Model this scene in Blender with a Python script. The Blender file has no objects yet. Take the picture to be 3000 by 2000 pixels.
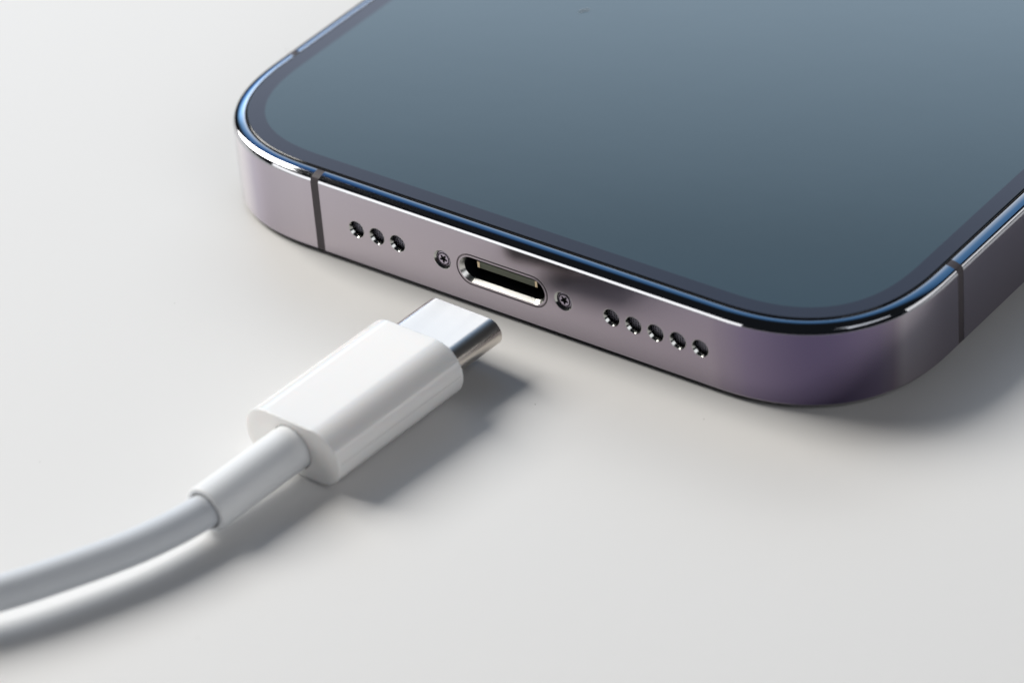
import bpy, math, random
from mathutils import Vector, Matrix
from mathutils.geometry import delaunay_2d_cdt
random.seed(7)
S = 0.01            # 1 unit = 100 mm; every length below is written in millimetres
sc = bpy.context.scene
sc.unit_settings.scale_length = 0.1
PI = math.pi

# ------------------------------------------------------------------ camera
CAM = Vector((180.799, -223.510, 193.983))
RGT = Vector((0.80596, 0.58766, -0.07126)); UPV = Vector((-0.28566, 0.49153, 0.82267)); FWD = Vector((-0.51848, 0.64269, -0.56403))
cam = bpy.data.cameras.new('camera'); co = bpy.data.objects.new('camera', cam); sc.collection.objects.link(co)
m = Matrix((RGT, UPV, -FWD)).transposed().to_4x4(); m.translation = CAM * S
co.matrix_world = m
cam.sensor_width = 36; cam.lens = 142.3; cam.clip_start = 0.05; cam.clip_end = 400
cam.dof.use_dof = True; cam.dof.focus_distance = 3.45; cam.dof.aperture_fstop = 2.8
sc.camera = co

# ------------------------------------------------------------------ world and lamps
w = bpy.data.worlds.new('World'); sc.world = w; w.use_nodes = True
bg = w.node_tree.nodes['Background']; bg.inputs[0].default_value = (0.75, 0.85, 1, 1); bg.inputs[1].default_value = 0.018
sc.view_settings.view_transform = 'Standard'; sc.view_settings.look = 'None'; sc.view_settings.exposure = 0; sc.view_settings.gamma = 1
sc.cycles.caustics_reflective = False; sc.cycles.caustics_refractive = False

def area(name, pos, target, sx, sy, L, col=(1, 1, 1), ramp=None, side=None, up=(0, 0, 1)):
    """soft box of radiance L; ramp = brightness and colour across its height"""
    d = bpy.data.lights.new(name, 'AREA'); d.shape = 'RECTANGLE'; d.size = sx * S; d.size_y = sy * S
    d.energy = L * PI * sx * sy * S * S; d.color = col
    o = bpy.data.objects.new(name, d); sc.collection.objects.link(o)
    p = Vector(pos); z = (p - Vector(target)).normalized(); x = Vector(up).cross(z).normalized(); y = z.cross(x)
    mm = Matrix((x, y, z)).transposed().to_4x4(); mm.translation = p * S; o.matrix_world = mm
    if ramp:
        d.use_nodes = True; nt = d.node_tree; n = nt.nodes; l = nt.links
        g = n.new('ShaderNodeNewGeometry'); s = n.new('ShaderNodeSeparateXYZ'); l.new(g.outputs['Parametric'], s.inputs[0])
        def curve(axis, stops):
            cr = n.new('ShaderNodeValToRGB'); l.new(s.outputs[axis], cr.inputs[0]); e = cr.color_ramp.elements
            e[0].position = stops[0][0]; e[0].color = stops[0][1] + (1,)
            e[1].position = stops[-1][0]; e[1].color = stops[-1][1] + (1,)
            for q in stops[1:-1]:
                k = e.new(q[0]); k.color = q[1] + (1,)
            return cr
        out = curve(1, ramp).outputs[0]
        if side:
            mx = n.new('ShaderNodeVectorMath'); mx.operation = 'MULTIPLY'
            l.new(out, mx.inputs[0]); l.new(curve(0, side).outputs[0], mx.inputs[1]); out = mx.outputs[0]
        l.new(out, n['Emission'].inputs[0])
    return o
area('key_softbox', (-765, 10, 595), (0, 0, 0), 500, 500, 15.0, (1, 0.968, 0.915))
area('added_fill_right', (640, -130, 520), (0, 0, 0), 520, 520, 1.4, (.95, .96, 1))  # unseen fill added to lighten the cast shadows and the cable's shaded side
area('back_softbox', (-403, 659, 643), (78, 63, 0), 1200, 900, 1.5, (1, 1, 1), up=(-.054, -.044, .766),
     ramp=[(0.0, (.45, .65, .95)), (0.12, (.65, .88, 1.2)), (0.22, (1.8, 1.9, 2.0)), (0.28, (2.3, 2.35, 2.4)), (0.38, (1.0, 1.02, 1.05)), (0.48, (.45, .54, .66)), (0.60, (.10, .23, .42)), (0.74, (.045, .13, .27)), (0.88, (.0, .0, .0))],
     side=[(0.0, (1, 1, 1)), (0.68, (1, 1, 1)), (0.77, (.48, .68, .92)), (0.86, (.20, .40, .66)), (0.96, (0, 0, 0))])
area('front_strip', (-325, -500, 75), (0, 0, 0), 400, 110, 2.3, (1, 0.98, 0.95))
area('side_strip', (520, 400, 100), (0, 0, 0), 500, 140, 1.5, (1, 0.98, 0.96))

# ------------------------------------------------------------------ materials
def mat(name, base=(.8, .8, .8), rough=.5, metal=0., **k):
    mt = bpy.data.materials.new(name); mt.use_nodes = True
    b = mt.node_tree.nodes['Principled BSDF']
    b.inputs['Base Color'].default_value = tuple(base) + (1,); b.inputs['Roughness'].default_value = rough; b.inputs['Metallic'].default_value = metal
    for kk, v in k.items():
        b.inputs[kk.replace('_', ' ')].default_value = v
    return mt
def nodes(mt): return mt.node_tree.nodes, mt.node_tree.links, mt.node_tree.nodes['Principled BSDF']
def noise_bump(mt, scale, strength, dist, vec_scale=(1, 1, 1), detail=4):
    n, l, b = nodes(mt)
    tc = n.new('ShaderNodeTexCoord'); mp = n.new('ShaderNodeMapping'); mp.inputs['Scale'].default_value = vec_scale
    t = n.new('ShaderNodeTexNoise'); t.inputs['Scale'].default_value = scale; t.inputs['Detail'].default_value = detail
    bp = n.new('ShaderNodeBump'); bp.inputs['Strength'].default_value = strength; bp.inputs['Distance'].default_value = dist
    l.new(tc.outputs['Object'], mp.inputs[0]); l.new(mp.outputs[0], t.inputs[0]); l.new(t.outputs[0], bp.inputs['Height']); l.new(bp.outputs[0], b.inputs['Normal'])
    return t
def noise_mix(mt, sock, scale, a, b_, vec_scale=(1, 1, 1), detail=3):
    n, l, b = nodes(mt)
    tc = n.new('ShaderNodeTexCoord'); mp = n.new('ShaderNodeMapping'); mp.inputs['Scale'].default_value = vec_scale
    t = n.new('ShaderNodeTexNoise'); t.inputs['Scale'].default_value = scale; t.inputs['Detail'].default_value = detail
    mr = n.new('ShaderNodeMapRange'); mr.inputs[1].default_value = .3; mr.inputs[2].default_value = .7; mr.inputs[3].default_value = a; mr.inputs[4].default_value = b_
    l.new(tc.outputs['Object'], mp.inputs[0]); l.new(mp.outputs[0], t.inputs[0]); l.new(t.outputs[0], mr.inputs[0]); l.new(mr.outputs[0], b.inputs[sock])

M = {}
M['table'] = mat('white_table', (.80, .795, .785), .42, Specular_IOR_Level=.4)
noise_bump(M['table'], 60, .2, .0008, (1, 1, 1), 6)
M['steel'] = mat('purple_steel', (.50, .43, .50), .17, 1.0)
noise_mix(M['steel'], 'Roughness', 25, .15, .20)
def facing_shade_ramp(mt, stops):
    """base colour by viewing angle: coating tint with face and side shading put in"""
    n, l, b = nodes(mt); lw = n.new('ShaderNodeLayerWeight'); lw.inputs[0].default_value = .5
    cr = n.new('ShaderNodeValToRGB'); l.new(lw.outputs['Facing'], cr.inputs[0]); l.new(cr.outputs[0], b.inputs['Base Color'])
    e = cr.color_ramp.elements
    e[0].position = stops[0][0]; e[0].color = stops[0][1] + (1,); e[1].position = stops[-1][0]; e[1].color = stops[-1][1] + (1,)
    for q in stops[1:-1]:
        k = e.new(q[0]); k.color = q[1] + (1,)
facing_shade_ramp(M['steel'], [(0, (.07, .06, .12)), (.18, (.13, .105, .19)), (.27, (.225, .185, .28)), (.322, (.31, .265, .335)), (.338, (.40, .35, .41)), (.354, (.49, .44, .495)), (.371, (.55, .50, .555)), (.44, (.50, .455, .51)), (.54, (.40, .36, .42)), (.61, (.36, .33, .40)), (.72, (.50, .47, .52)), (.82, (.66, .63, .67)), (.92, (.74, .72, .75))])  # purple tint, with the fall to a dark corner and side painted in
M['rim'] = mat('polished_purple_rim', (.42, .43, .46), .05, 1.0)
M['wall'] = mat('machined_steel', (.78, .78, .75), .27, 1.0)
M['hole'] = mat('bored_steel', (.55, .56, .54), .13, 1.0)
M['black'] = mat('black_recess', (.006, .007, .009), .6)
M['band'] = mat('antenna_plastic', (.055, .045, .052), .6)
M['bezel'] = mat('black_bezel_glass', (.006, .009, .015), .03, IOR=1.37, Specular_Tint=(.20, .42, 1, 1))
M['display'] = mat('dark_display_glass', (.006, .014, .018), .03, IOR=1.5, Specular_Tint=(.16, .60, 1, 1))
noise_bump(M['display'], 5, .05, .002)
noise_mix(M['display'], 'Roughness', 3.5, .02, .075)
M['edge'] = mat('black_glass_edge', (.01, .01, .012), .08)
M['gasket'] = mat('black_gasket', (.004, .004, .005), .7)
M['back'] = mat('back_glass', (.18, .15, .2), .4)
M['mesh'] = mat('acoustic_mesh', (.34, .33, .40), .35, .6)
M['screw'] = mat('purple_screw', (.50, .45, .55), .22, 1.0)
M['tongue'] = mat('grey_green_tongue', (.20, .22, .16), .5)
M['gold'] = mat('pale_gold', (.75, .62, .42), .3, 1.0)
M['shell'] = mat('brushed_steel', (.67, .625, .575), .32, 1.0)
noise_mix(M['shell'], 'Roughness', 40, .26, .36, (1, .05, 1))
noise_bump(M['shell'], 300, .05, .0004, (.05, 1, 1))
M['plastic'] = mat('glossy_white_plastic', (.90, .895, .89), .11, Specular_IOR_Level=.65, Subsurface_Weight=.35, Subsurface_Scale=.02)
M['plastic'].node_tree.nodes['Principled BSDF'].inputs['Subsurface Radius'].default_value = (1, .8, .7)
M['cord'] = mat('satin_white_cord', (.68, .715, .76), .42)
M['rubber'] = mat('satin_white_rubber', (.84, .86, .88), .45)
M['fibre'] = mat('white_fibre', (.8, .8, .78), .6)
M['speck'] = mat('dust', (.25, .24, .22), .8)

# ------------------------------------------------------------------ helpers
COL = sc.collection
def obj(name, V, F, mt, parent=None, normals=None, smooth=True):
    me = bpy.data.meshes.new(name); me.from_pydata([tuple(Vector(v) * S) for v in V], [], F)
    me.materials.append(mt)
    if smooth: me.shade_smooth()
    me.update()
    if normals is not None: me.normals_split_custom_set_from_vertices([Vector(q).normalized() for q in normals])
    o = bpy.data.objects.new(name, me); COL.objects.link(o)
    if parent is not None: o.parent = parent
    return o
class MB:
    """collects vertices, faces and vertex normals of one mesh"""
    def __init__(s): s.V = []; s.F = []; s.N = []
    def grid(s, rows, nrm, closed=True, flip=False):
        b = len(s.V); n = len(rows[0])
        for r, q in zip(rows, nrm):
            s.V += [Vector(v) for v in r]; s.N += [Vector(v) for v in q]
        for i in range(len(rows) - 1):
            for j in range(n if closed else n - 1):
                k = (j + 1) % n; f = (b + i * n + j, b + i * n + k, b + (i + 1) * n + k, b + (i + 1) * n + j)
                s.F.append(f[::-1] if flip else f)
    def flat(s, pts, faces, nrm):
        b = len(s.V); s.V += [Vector(p) for p in pts]; s.N += [Vector(nrm)] * len(pts)
        for f in faces:
            f = [b + i for i in f]
            a = Vector((0, 0, 0))
            for i in range(len(f)): a += s.V[f[i - 1]].cross(s.V[f[i]])
            s.F.append(tuple(f) if a.dot(Vector(nrm)) > 0 else tuple(f[::-1]))
    def box(s, x0, x1, y0, y1, z0, z1):
        for ax, sg in ((0, -1), (0, 1), (1, -1), (1, 1), (2, -1), (2, 1)):
            lo = (x0, y0, z0); hi = (x1, y1, z1); c = []
            for a, b in ((0, 0), (1, 0), (1, 1), (0, 1)):
                p = [0, 0, 0]; p[ax] = (lo, hi)[sg > 0][ax]; o = [i for i in range(3) if i != ax]
                p[o[0]] = (lo, hi)[a][o[0]]; p[o[1]] = (lo, hi)[b][o[1]]; c.append(p)
            n = [0, 0, 0]; n[ax] = sg; s.flat(c, [(0, 1, 2, 3)], n)
    def make(s, name, mt, parent=None): return obj(name, s.V, s.F, mt, parent, s.N)
def tag(o, **k):
    for a, b in k.items(): o[a] = b
    return o
def empty(name, loc):
    o = bpy.data.objects.new(name, None); COL.objects.link(o); o.location = Vector(loc) * S; o.empty_display_size = .05; return o

def inside(p, loop):
    c = False; n = len(loop)
    for i in range(n):
        a = loop[i]; b = loop[i - 1]
        if (a[1] > p[1]) != (b[1] > p[1]) and p[0] < (b[0] - a[0]) * (p[1] - a[1]) / (b[1] - a[1]) + a[0]: c = not c
    return c
def plate(outer, holes):
    """triangles of a 2-D loop with holes"""
    pts = []; ed = []
    for lp in [outer] + holes:
        b = len(pts); n = len(lp); pts += [Vector((p[0], p[1])) for p in lp]; ed += [(b + i, b + (i + 1) % n) for i in range(n)]
    v, _, f, *_r = delaunay_2d_cdt(pts, ed, [], 0, 1e-7)
    out = []
    for t in f:
        c = sum((v[i] for i in t), Vector((0, 0))) / len(t)
        if inside(c, outer) and not any(inside(c, h) for h in holes): out.append(tuple(t))
    return v, out
def circle(cx, cy, r, n=48): return [(cx + r * math.cos(2 * PI * i / n), cy + r * math.sin(2 * PI * i / n)) for i in range(n)]
def stadium(hw, hh, cx=0, cy=0, n=24):
    """counter-clockwise loop and its normals"""
    P = []; N = []
    for sx, a0 in ((1, -PI / 2), (-1, PI / 2)):
        for i in range(n + 1):
            a = a0 + PI * i / n; P.append((cx + sx * (hw - hh) + hh * math.cos(a), cy + hh * math.sin(a))); N.append((math.cos(a), math.sin(a)))
    return P, N

# ------------------------------------------------------------------ setting
t = MB(); t.flat([(-3500, -3500, 0), (3500, -3500, 0), (3500, 3500, 0), (-3500, 3500, 0)], [(0, 1, 2, 3)], (0, 0, 1))
tag(t.make('table_surface', M['table']), kind='structure')

# ------------------------------------------------------------------ phone
HW, LEN, CA, CN = 35.75, 147.5, 14.44, 2.419
BX0, BX1 = -20.5, -19.65            # antenna gap in the bottom edge
BY0, BY1 = 15.42, 16.3              # antenna gaps in the long sides
def outline():
    """closed counter-clockwise loop seen from above with normals; starts on the bottom edge"""
    P = []; K = 96
    def corner(cx, cy, a0):
        for i in range(K + 1):
            th = PI / 2 * i / K; c, s_ = math.cos(th), math.sin(th)
            if i == K: c = 0.0
            x = c ** (2 / CN); y = s_ ** (2 / CN); nx, ny = x ** (CN - 1), y ** (CN - 1)
            l = math.hypot(nx, ny); nx /= l; ny /= l
            ca, sa = math.cos(a0), math.sin(a0)
            P.append((cx + CA * (x * ca - y * sa), cy + CA * (x * sa + y * ca), nx * ca - ny * sa, nx * sa + ny * ca))
    P.append((BX0, 0, 0, -1)); P.append((BX1, 0, 0, -1))
    corner(HW - CA, CA, -PI / 2)
    P.append((HW, BY0, 1, 0)); P.append((HW, BY1, 1, 0))
    corner(HW - CA, LEN - CA, 0); corner(-HW + CA, LEN - CA, PI / 2)
    P.append((-HW, BY1, -1, 0)); P.append((-HW, BY0, -1, 0))
    corner(-HW + CA, CA, PI)
    return P
OUT = outline(); NO = len(OUT)
def ring(inset, z): return [(x - nx * inset, y - ny * inset, z) for x, y, nx, ny in OUT]
def nring(c, s_): return [(nx * c, ny * c, s_) for x, y, nx, ny in OUT]
def idx(x, y): return min(range(NO), key=lambda i: abs(OUT[i][0] - x) + abs(OUT[i][1] - y))
GAPS = [idx(BX0, 0), idx(HW, BY0), idx(-HW, BY1)]       # segment i -> i+1 is a gap
PANEL = idx(BX1, 0)                                      # segment that carries the holes
Z0, Z1 = 0.63, 7.50
# edge profile, (inset, z, tilt of the normal in degrees)
def rim_profile():
    pr = [(0.0, Z1, 0.0)]; x, z = 0.0, Z1; t0 = 0.0
    def go(ta, tb, arc, n):
        nonlocal x, z
        for i in range(n):
            tm = math.radians(ta + (tb - ta) * (i + .5) / n); x += arc / n * math.sin(tm); z += arc / n * math.cos(tm)
            pr.append((x, z, ta + (tb - ta) * (i + 1) / n))
    go(0, 20, .03, 3); go(20, 29, .32, 10); go(29, 33, .06, 5); go(33, 40, .03, 4); go(40, 56, .03, 6); go(56, 66, .07, 8); go(66, 74, .34, 12); go(74, 87, .55, 16)
    return pr
RIM = rim_profile(); RI, RZ = RIM[-1][0], RIM[-1][1]
BOT = [(0.0, Z0, 0.0)] + [(.22 * (1 - math.cos(math.radians(a))), Z0 - .22 * math.sin(math.radians(a)), -a) for a in range(8, 73, 8)]
BOT += [(BOT[-1][0] + .75, BOT[-1][1] - .2, -75)]

phone = empty('smartphone', (0, 0, 0))
tag(phone, label='deep purple smartphone lying on its back with a dark blue-grey screen', category='smartphone')

def frame_part(name, prof, mt, segs, panel_ok=True, shrink=0.0):
    mb = MB(); 
    rows = [[(x - nx * (a + shrink), y - ny * (a + shrink), z) for x, y, nx, ny in OUT] for a, z, t_ in prof]
    nr = [nring(math.cos(math.radians(t_)), math.sin(math.radians(t_))) for a, z, t_ in prof]
    used = {}
    def vid(i, j):
        if (i, j) not in used:
            used[(i, j)] = len(mb.V); mb.V.append(Vector(rows[i][j])); mb.N.append(Vector(nr[i][j]))
        return used[(i, j)]
    for i in range(len(prof) - 1):
        for j in segs:
            k = (j + 1) % NO
            f = (vid(i, j), vid(i, k), vid(i + 1, k), vid(i + 1, j))
            mb.F.append(f if prof[i + 1][1] >= prof[i][1] else f[::-1])
    return mb
ALLSEG = [j for j in range(NO) if j not in GAPS]
# flat band of the frame, holes in the bottom edge
HOLES = [(-15.775 + 2.25 * i, 4.03) for i in range(3)] + [(11.353 + 2.238 * i, 4.02) for i in range(5)]
SCREWS = [(-6.39, 3.98), (6.39, 4.0)]
PC = (-0.05, 3.95)
RH, RS = 0.845, 0.94
portout, portoutN = stadium(4.84, 1.60, *PC)
side = frame_part('side', [(0, Z0, 0), (0, Z1, 0)], M['steel'], [j for j in ALLSEG if j != PANEL])
X1 = OUT[(PANEL + 1) % NO][0]
outer = [(BX1, Z0), (X1, Z0), (X1, Z1), (BX1, Z1)]
v2, f2 = plate(outer, [circle(x, z, RH) for x, z in HOLES] + [circle(x, z, RS) for x, z in SCREWS] + [portout])
side.flat([(p[0], 0, p[1]) for p in v2], f2, (0, -1, 0))
frame = side.make('frame', M['steel'], phone)
rim = frame_part('rim', RIM, M['rim'], ALLSEG).make('polished_edge', M['rim'], frame)
low = frame_part('low', BOT, M['steel'], ALLSEG).make('lower_edge', M['steel'], frame)
# antenna gap fillings
full = [(a, z, t_) for a, z, t_ in BOT[::-1]] + RIM
for g in GAPS:
    frame_part('band', full, M['band'], [g], shrink=0.02).make('antenna_band', M['band'], phone)

# glass, seen from outside in: gasket, glass edge, bezel, display
mb = MB(); mb.grid([ring(RI - .02, RZ - .12), ring(RI + .3, RZ - .12)], [nring(0, 1)] * 2); mb.make('gasket', M['gasket'], phone)
gp = [(RI + .10, RZ - .14, 0), (RI + .10, RZ - .02, 0)] + [(RI + .10 + .24 * (1 - math.cos(math.radians(a))), RZ - .02 + .12 * math.sin(math.radians(a)), a) for a in (15, 30, 45, 60, 70, 80, 90)]
ge = MB(); ge.grid([ring(a, z) for a, z, _ in gp], [nring(math.cos(math.radians(q)), math.sin(math.radians(q))) for _, _, q in gp])
glass = ge.make('front_glass', M['edge'], phone)
GI, GZ = gp[-1][0], gp[-1][1]
DI = 2.96
mb = MB(); mb.grid([ring(GI, GZ), ring(DI, GZ)], [nring(0, 1)] * 2); mb.make('bezel', M['bezel'], glass)
mb = MB(); dr = ring(DI, GZ); mb.flat(dr, [tuple(range(len(dr)))], (0, 0, 1)); mb.make('display', M['display'], glass)
# back glass
mb = MB(); r0 = ring(.5, .12); mb.grid([ring(1.5, .004), ring(1.2, .03), ring(1.0, .12), ring(.92, .4)], [nring(.2, -1), nring(.6, -.8), nring(1, -.3), nring(1, 0)])
r0 = ring(1.5, .004); mb.flat(r0, [tuple(range(len(r0)))], (0, 0, -1)); mb.make('back_glass', M['back'], phone)

# round recesses
def tube(mb, loop_n, r0, r1, y0, y1, cx, cz, tilt=None, n=48):
    """inner wall of a hole along +Y"""
    sl = math.atan2(r0 - r1, y1 - y0)
    a = [(cx + r0 * math.cos(2 * PI * i / n), y0, cz + r0 * math.sin(2 * PI * i / n)) for i in range(n)]
    b = [(cx + r1 * math.cos(2 * PI * i / n), y1, cz + r1 * math.sin(2 * PI * i / n)) for i in range(n)]
    nn = [(-math.cos(2 * PI * i / n) * math.cos(sl), -math.sin(sl), -math.sin(2 * PI * i / n) * math.cos(sl)) for i in range(n)]
    mb.grid([a, b], [nn, nn], flip=False)
def disc(mb, r, y, cx, cz, n=48):
    mb.flat([(cx + r * math.cos(2 * PI * i / n), y, cz + r * math.sin(2 * PI * i / n)) for i in range(n)], [tuple(range(n))], (0, -1, 0))
for i, (x, z) in enumerate(HOLES):
    mb = MB(); tube(mb, 0, RH, RH - .03, 0, .01, x, z); tube(mb, 0, RH - .03, RH - .17, .01, .27, x, z)
    ho = mb.make('speaker_hole', M['hole'], phone)
    mb = MB(); tube(mb, 0, RH - .17, RH - .02, .27, .30, x, z); tube(mb, 0, RH - .02, RH - .02, .30, 1.6, x, z); disc(mb, RH, 1.6, x, z)
    mb.make('recess', M['black'], ho)
    mb = MB(); k = 7; p = .235                        # woven mesh behind the hole
    for a in range(-3, 4):
        h = math.sqrt(max(0, .79 ** 2 - (a * p) ** 2))
        mb.box(x + a * p - .035, x + a * p + .035, .55, .58, z - h, z + h)
        mb.box(x - h, x + h, .585, .61, z + a * p - .035, z + a * p + .035)
    mb.make('mesh_screen', M['mesh'], ho)

def penta(cx, cz, r=.43, n=80, ph=.3):
    return [(cx + rr * math.cos(a), cz + rr * math.sin(a)) for a in [2 * PI * i / n for i in range(n)] for rr in [r * (.76 + .24 * math.cos(5 * (a + ph)))]]
for x, z in SCREWS:
    mb = MB(); tube(mb, 0, RS, RS - .03, 0, .01, x, z); tube(mb, 0, RS - .03, RS - .17, .01, .15, x, z); tube(mb, 0, RS - .17, RS - .17, .15, .5, x, z)
    so = mb.make('screw_recess', M['hole'], phone)
    mb = MB(); disc(mb, RS - .1, .5, x, z); mb.make('recess', M['black'], so)
    HR, HD = .725, .15
    st = penta(x, z); hd = circle(x, z, HR - .07)
    v3, f3 = plate(hd, [st])
    mb = MB(); mb.flat([(p[0], HD, p[1]) for p in v3], f3, (0, -1, 0))
    n = 48
    rows = [[(x + r * math.cos(2 * PI * i / n), y, z + r * math.sin(2 * PI * i / n)) for i in range(n)] for r, y in ((HR - .07, HD), (HR - .02, HD + .025), (HR, HD + .07), (HR, HD + .26))]
    nr = [[(math.cos(2 * PI * i / n) * c, -s_, math.sin(2 * PI * i / n) * c) for i in range(n)] for c, s_ in ((.2, 1), (.7, .7), (1, .1), (1, 0))]
    mb.grid(rows, nr, flip=True)
    for rr in (.655, .60, .545):                   # turned rings on the head
        a = [(x + (rr) * math.cos(2 * PI * i / n), HD - .002, z + (rr) * math.sin(2 * PI * i / n)) for i in range(n)]
        b = [(x + (rr - .022) * math.cos(2 * PI * i / n), HD - .012, z + (rr - .022) * math.sin(2 * PI * i / n)) for i in range(n)]
        c = [(x + (rr - .044) * math.cos(2 * PI * i / n), HD - .002, z + (rr - .044) * math.sin(2 * PI * i / n)) for i in range(n)]
        q1 = [(math.cos(2 * PI * i / n) * .35, -1, math.sin(2 * PI * i / n) * .35) for i in range(n)]
        q2 = [(-math.cos(2 * PI * i / n) * .35, -1, -math.sin(2 * PI * i / n) * .35) for i in range(n)]
        mb.grid([a, b], [q1, q1], flip=True); mb.grid([b, c], [q2, q2], flip=True)
    scw = mb.make('screw', M['screw'], phone)
    mb = MB(); ns = len(st)
    mb.grid([[(p[0], HD, p[1]) for p in st], [(p[0], HD + .22, p[1]) for p in st]], [[(x - p[0], 0, z - p[1]) for p in st]] * 2)
    mb.flat([(p[0], HD + .22, p[1]) for p in st], [tuple(range(ns))], (0, -1, 0))
    mb.make('socket', M['black'], scw)

# charging port
def stad_rows(spec):
    rows = []; 
    for hw, hh, y in spec:
        P, N = stadium(hw, hh, *PC); rows.append([(p[0], y, p[1]) for p in P])
    return rows, N
def stad_wall(mb, spec, ny=0.0, flip=False, sgn=-1):
    rows, N = stad_rows(spec); nn = [(sgn * q[0], ny, sgn * q[1]) for q in N]
    mb.grid(rows, [nn] * len(rows), flip=flip)
mb = MB(); stad_wall(mb, [(4.84, 1.60, 0), (4.84, 1.60, .06)]); 
rows, N = stad_rows([(4.84, 1.60, .06), (4.68, 1.44, .06)]); mb.grid(rows, [[(0, -1, 0)] * len(N)] * 2)
stad_wall(mb, [(4.68, 1.44, .06), (4.68, 1.44, 0.0)], sgn=1)
groove_mt = mat('engraved_groove', (.26, .23, .25), .45, .8); noise_bump(groove_mt, 900, .8, .0008)
port = mb.make('charging_port', groove_mt, phone)
mb = MB(); rows, N = stad_rows([(4.68, 1.44, .0), (4.53, 1.29, .0)]); mb.grid(rows, [[(0, -1, 0)] * len(N)] * 2)
mb.make('port_flange', M['steel'], port)
mb = MB(); stad_wall(mb, [(4.53, 1.29, 0), (4.28, 1.04, .42)], ny=-.6)
mb.make('port_shell', M['wall'], port)
mb = MB(); stad_wall(mb, [(4.28, 1.04, .42), (4.36, 1.18, .45), (4.36, 1.18, 6.0)])
P, N = stadium(4.36, 1.18, *PC); mb.flat([(p[0], 6.0, p[1]) for p in P], [tuple(range(len(P)))], (0, -1, 0))
mb.make('port_cavity', M['black'], port)
mb = MB(); mb.box(-3.05, 2.75, .95, 5.5, 3.68, 4.32); mb.make('contact_tongue', M['tongue'], port)
for xx in (-3.32, 2.77):
    mb = MB(); mb.box(xx, xx + .25, .92, 5.4, 3.70, 4.30); mb.make('side_latch', M['gold'], port)

# ------------------------------------------------------------------ charging cable
TIP = Vector((.20, -5.62, 3.25)); YAW = math.radians(5.1); PIT = math.radians(1.49); ROL = math.radians(2.96)
AX = Vector((math.sin(YAW) * math.cos(PIT), math.cos(YAW) * math.cos(PIT), math.sin(PIT)))
RX = AX.cross(Vector((0, 0, 1))).normalized(); UZ = RX.cross(AX)
RX, UZ = RX * math.cos(ROL) + UZ * math.sin(ROL), UZ * math.cos(ROL) - RX * math.sin(ROL)
cable = empty('charging_cable', (0, 0, 0))
tag(cable, label='white charging cable with a bare silver plug lying in front of the phone', category='charging cable')
def pt(a, b, back): return TIP + RX * a + UZ * b - AX * back
def prism(mb, spec, notch=False):
    """spec: (hw, hh, back, tilt) -> skin of stadium sections, tilt = share of the axial normal (towards the tip positive)"""
    rows = []; nr = []
    for hw, hh, back, tl in spec:
        P, N = stadium(hw, hh, n=40)
        if notch:
            P = list(P); N = list(N)
            for i in range(len(P)):
                if abs(P[i][1]) < .09 and abs(P[i][0]) > hw - .3: P[i] = (P[i][0] - math.copysign(.035, P[i][0]), P[i][1])
        rows.append([pt(p[0], p[1], back) for p in P])
        c = math.sqrt(max(0, 1 - tl * tl)); nr.append([(RX * q[0] + UZ * q[1]) * c + AX * tl for q in N])
    mb.grid(rows, nr, flip=False)
    return rows
def flat_sec(mb, loop, back, sgn, holes=()):
    v, f = plate(loop, list(holes)); mb.flat([pt(p[0], p[1], back) for p in v], f, AX * sgn)
LS, LH = 6.08, 15.24
# metal shell, hollow at the front
mb = MB(); f_ = .10; hw, hh = 4.17, 1.28
spec = [(hw - f_, hh - f_, 0, 1), (hw - f_ * .62, hh - f_ * .62, f_ * .08, .92), (hw - f_ * .29, hh - f_ * .29, f_ * .29, .7), (hw - f_ * .08, hh - f_ * .08, f_ * .62, .38), (hw, hh, f_, 0), (hw, hh, LS + .3, 0)]
prism(mb, spec)
P0, _ = stadium(hw - f_, hh - f_, n=40); P1, _ = stadium(hw - .3, hh - .3, n=40)
flat_sec(mb, P0, 0, 1, [P1])
shell = mb.make('connector_shell', M['shell'], cable)
mb = MB(); rows = [[pt(p[0], p[1], b) for p in P1] for b in (0, 5.5)]; nn = [-(RX * p[0] + UZ * p[1]) for p in P1]; mb.grid(rows, [nn, nn], flip=True)
flat_sec(mb, P1, 5.5, 1); mb.make('shell_lining', M['black'], shell)
# housing
HHW, HHH = 5.28, 2.67; RR = 2.02
mb = MB(); f1 = .18; f3 = .07
spec = [(HHW - f1, HHH - f1, LS, 1)]
for a in (20, 40, 60, 75, 90):
    a = math.radians(a); spec.append((HHW - f1 * (1 - math.sin(a)), HHH - f1 * (1 - math.sin(a)), LS + f1 * (1 - math.cos(a)), math.cos(a)))
spec.append((HHW, HHH, LS + LH / 2, 0))
for a in (0, 20, 40, 60, 75):
    a = math.radians(a); spec.append((HHW - f3 * (1 - math.cos(a)), HHH - f3 * (1 - math.cos(a)), LS + LH - f3 * (1 - math.sin(a)), -math.sin(a)))
spec.append((HHW - f3, HHH - f3, LS + LH, -1))
prism(mb, spec)
Pf, _ = stadium(HHW - f1, HHH - f1, n=40); Ph, _ = stadium(4.20, 1.31, n=40); flat_sec(mb, Pf, LS, 1, [Ph])
Pb, _ = stadium(HHW - f3, HHH - f3, n=40); Hc = circle(0, 0, RR + .07, 64); flat_sec(mb, Pb, LS + LH, -1, [Hc])
housing = mb.make('plug_housing', M['plastic'], cable)
mb = MB(); mb.grid([[pt(p[0], p[1], LS + LH) for p in Hc], [pt(p[0], p[1], LS + LH - .7) for p in Hc]], [[-(RX * p[0] + UZ * p[1]) for p in Hc]] * 2, flip=False)
flat_sec(mb, Hc, LS + LH - .7, -1); mb.make('collar_gap', M['black'], housing)
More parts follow.
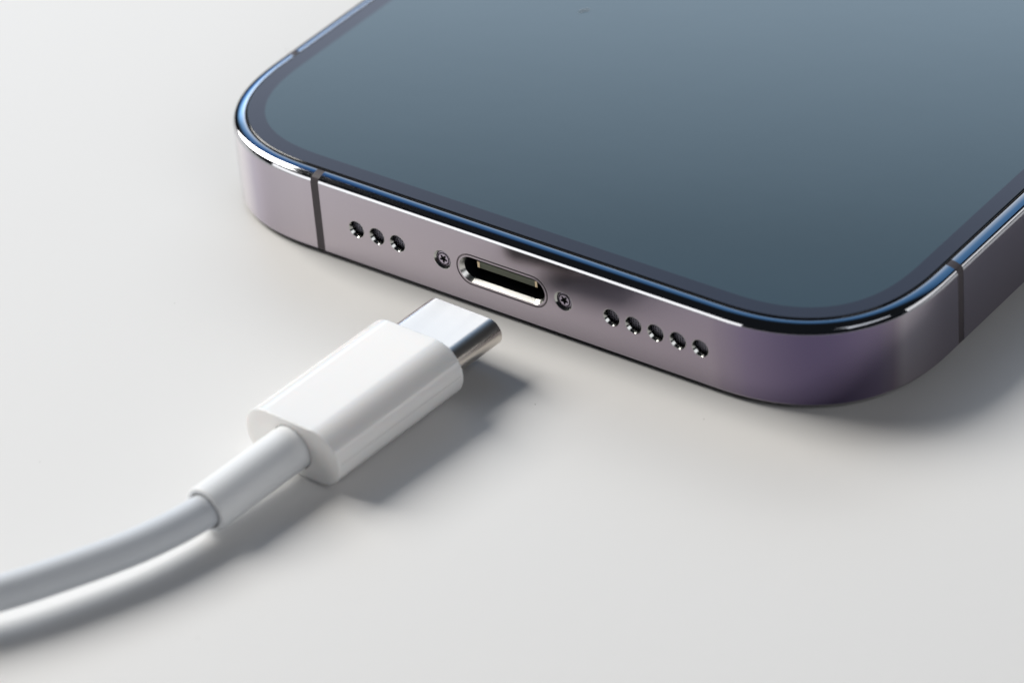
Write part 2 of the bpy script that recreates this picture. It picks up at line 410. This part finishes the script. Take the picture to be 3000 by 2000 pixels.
# parting line of the moulding along the side
for sg in (1, -1):
    mb = MB(); th = .018
    aa = [pt(sg * (HHW + .002), b, LS + .3) for b in (-th, th)]; bb = [pt(sg * (HHW + .002), b, LS + LH - .3) for b in (-th, th)]
    mb.flat([aa[0], aa[1], bb[1], bb[0]], [(0, 1, 2, 3)], RX * sg); mb.make('moulding_seam', mat('seam_grey', (.45, .45, .46), .6), housing)
# strain relief
def round_rows(mb, spec, n=64, flip=False):
    rows = []; nr = []
    for r, back, tl in spec:
        c = math.sqrt(max(0, 1 - tl * tl))
        rows.append([pt(r * math.cos(2 * PI * i / n), r * math.sin(2 * PI * i / n), back) for i in range(n)])
        nr.append([(RX * math.cos(2 * PI * i / n) + UZ * math.sin(2 * PI * i / n)) * c + AX * tl for i in range(n)])
    mb.grid(rows, nr, flip=flip)
LR = 10.15; B0 = LS + LH; B1 = B0 + LR; rf = .22; RC = 1.46
mb = MB(); spec = [(RR, B0 - .69, 0), (RR, B0, 0), (RR + .01, B0 + LR / 2, 0), (RR + .02, B1 - rf, 0)]
for a in (20, 40, 60, 80, 90):
    a = math.radians(a); spec.append((RR + .02 - rf * (1 - math.cos(a)), B1 - rf * (1 - math.sin(a)), -math.sin(a)))
spec.append((RC + .16, B1, -1)); round_rows(mb, spec)
round_rows(mb, [(RC + .16, B1, 0), (RC + .10, B1 - .12, 0), (RC + .08, B1 - .8, 0)], flip=False)
mb.make('strain_relief', M['rubber'], cable)
# cord
C0 = pt(0, 0, B1 - .8); C1 = pt(0, 0, B1)
ctrl = [C0, C1, Vector((-3.25, -39.95, 2.42)), Vector((-4.5, -43.9, 2.5)), Vector((-6.8, -48.85, 2.58)), Vector((-9.55, -53.8, 2.63)), Vector((-13.7, -59.5, 2.6)), Vector((-19.8, -66.4, 2.4)), Vector((-29.5, -74, 2.2)), Vector((-45, -81.5, 1.6)), Vector((-66, -88, 1.47)), Vector((-95, -92, 1.47))]
def catmull(c, n=10):
    out = []
    c = [c[0] * 2 - c[1]] + c + [c[-1] * 2 - c[-2]]
    for i in range(1, len(c) - 2):
        for k in range(n):
            t = k / n; a, b, d, e = c[i - 1], c[i], c[i + 1], c[i + 2]
            out.append(.5 * ((2 * b) + (d - a) * t + (2 * a - 5 * b + 4 * d - e) * t * t + (3 * b - a - 3 * d + e) * t ** 3))
    out.append(c[-2]); return out
def sweep(mb, path, r, n=48):
    rows = []; nr = []
    for i, p in enumerate(path):
        tg = (path[min(i + 1, len(path) - 1)] - path[max(i - 1, 0)]).normalized()
        sd = tg.cross(Vector((0, 0, 1))).normalized(); up = sd.cross(tg)
        nn = [sd * math.cos(2 * PI * k / n) + up * math.sin(2 * PI * k / n) for k in range(n)]
        rows.append([p + q * r for q in nn]); nr.append(nn)
    mb.grid(rows, nr, flip=True)
mb = MB(); sweep(mb, catmull(ctrl, 12), RC); mb.make('cord', M['cord'], cable)

# ------------------------------------------------------------------ dust
mb = MB(); sweep(mb, catmull([Vector((-16.1, 34.5, GZ + .02)), Vector((-16.0, 34.75, GZ + .05)), Vector((-15.8, 35.0, GZ + .06)), Vector((-15.55, 35.35, GZ + .02))], 6), .03, 8)
tag(mb.make('dust_fibre', M['fibre']), label='tiny pale fibre lying on the dark phone screen', category='dust fibre')
mb = MB()
for i in range(26):
    x, y = random.uniform(-60, 60), random.uniform(-50, 40)
    if -38 < x < 37.5 and y > -2: continue
    r = random.uniform(.03, .08)
    pts = [(x + r * random.uniform(.6, 1.2) * math.cos(a), y + r * random.uniform(.6, 1.2) * math.sin(a), .0) for a in [k * PI / 3 for k in range(6)]]
    b = len(mb.V); mb.V += [Vector(p) for p in pts] + [Vector((x, y, r * .7))]; mb.N += [Vector((p[0] - x, p[1] - y, r * .5)) for p in pts] + [Vector((0, 0, 1))]
    mb.F += [(b + k, b + (k + 1) % 6, b + 6) for k in range(6)]
tag(mb.make('dust_specks', M['speck']), kind='stuff', label='scattered tiny dust specks on the white table', category='dust')
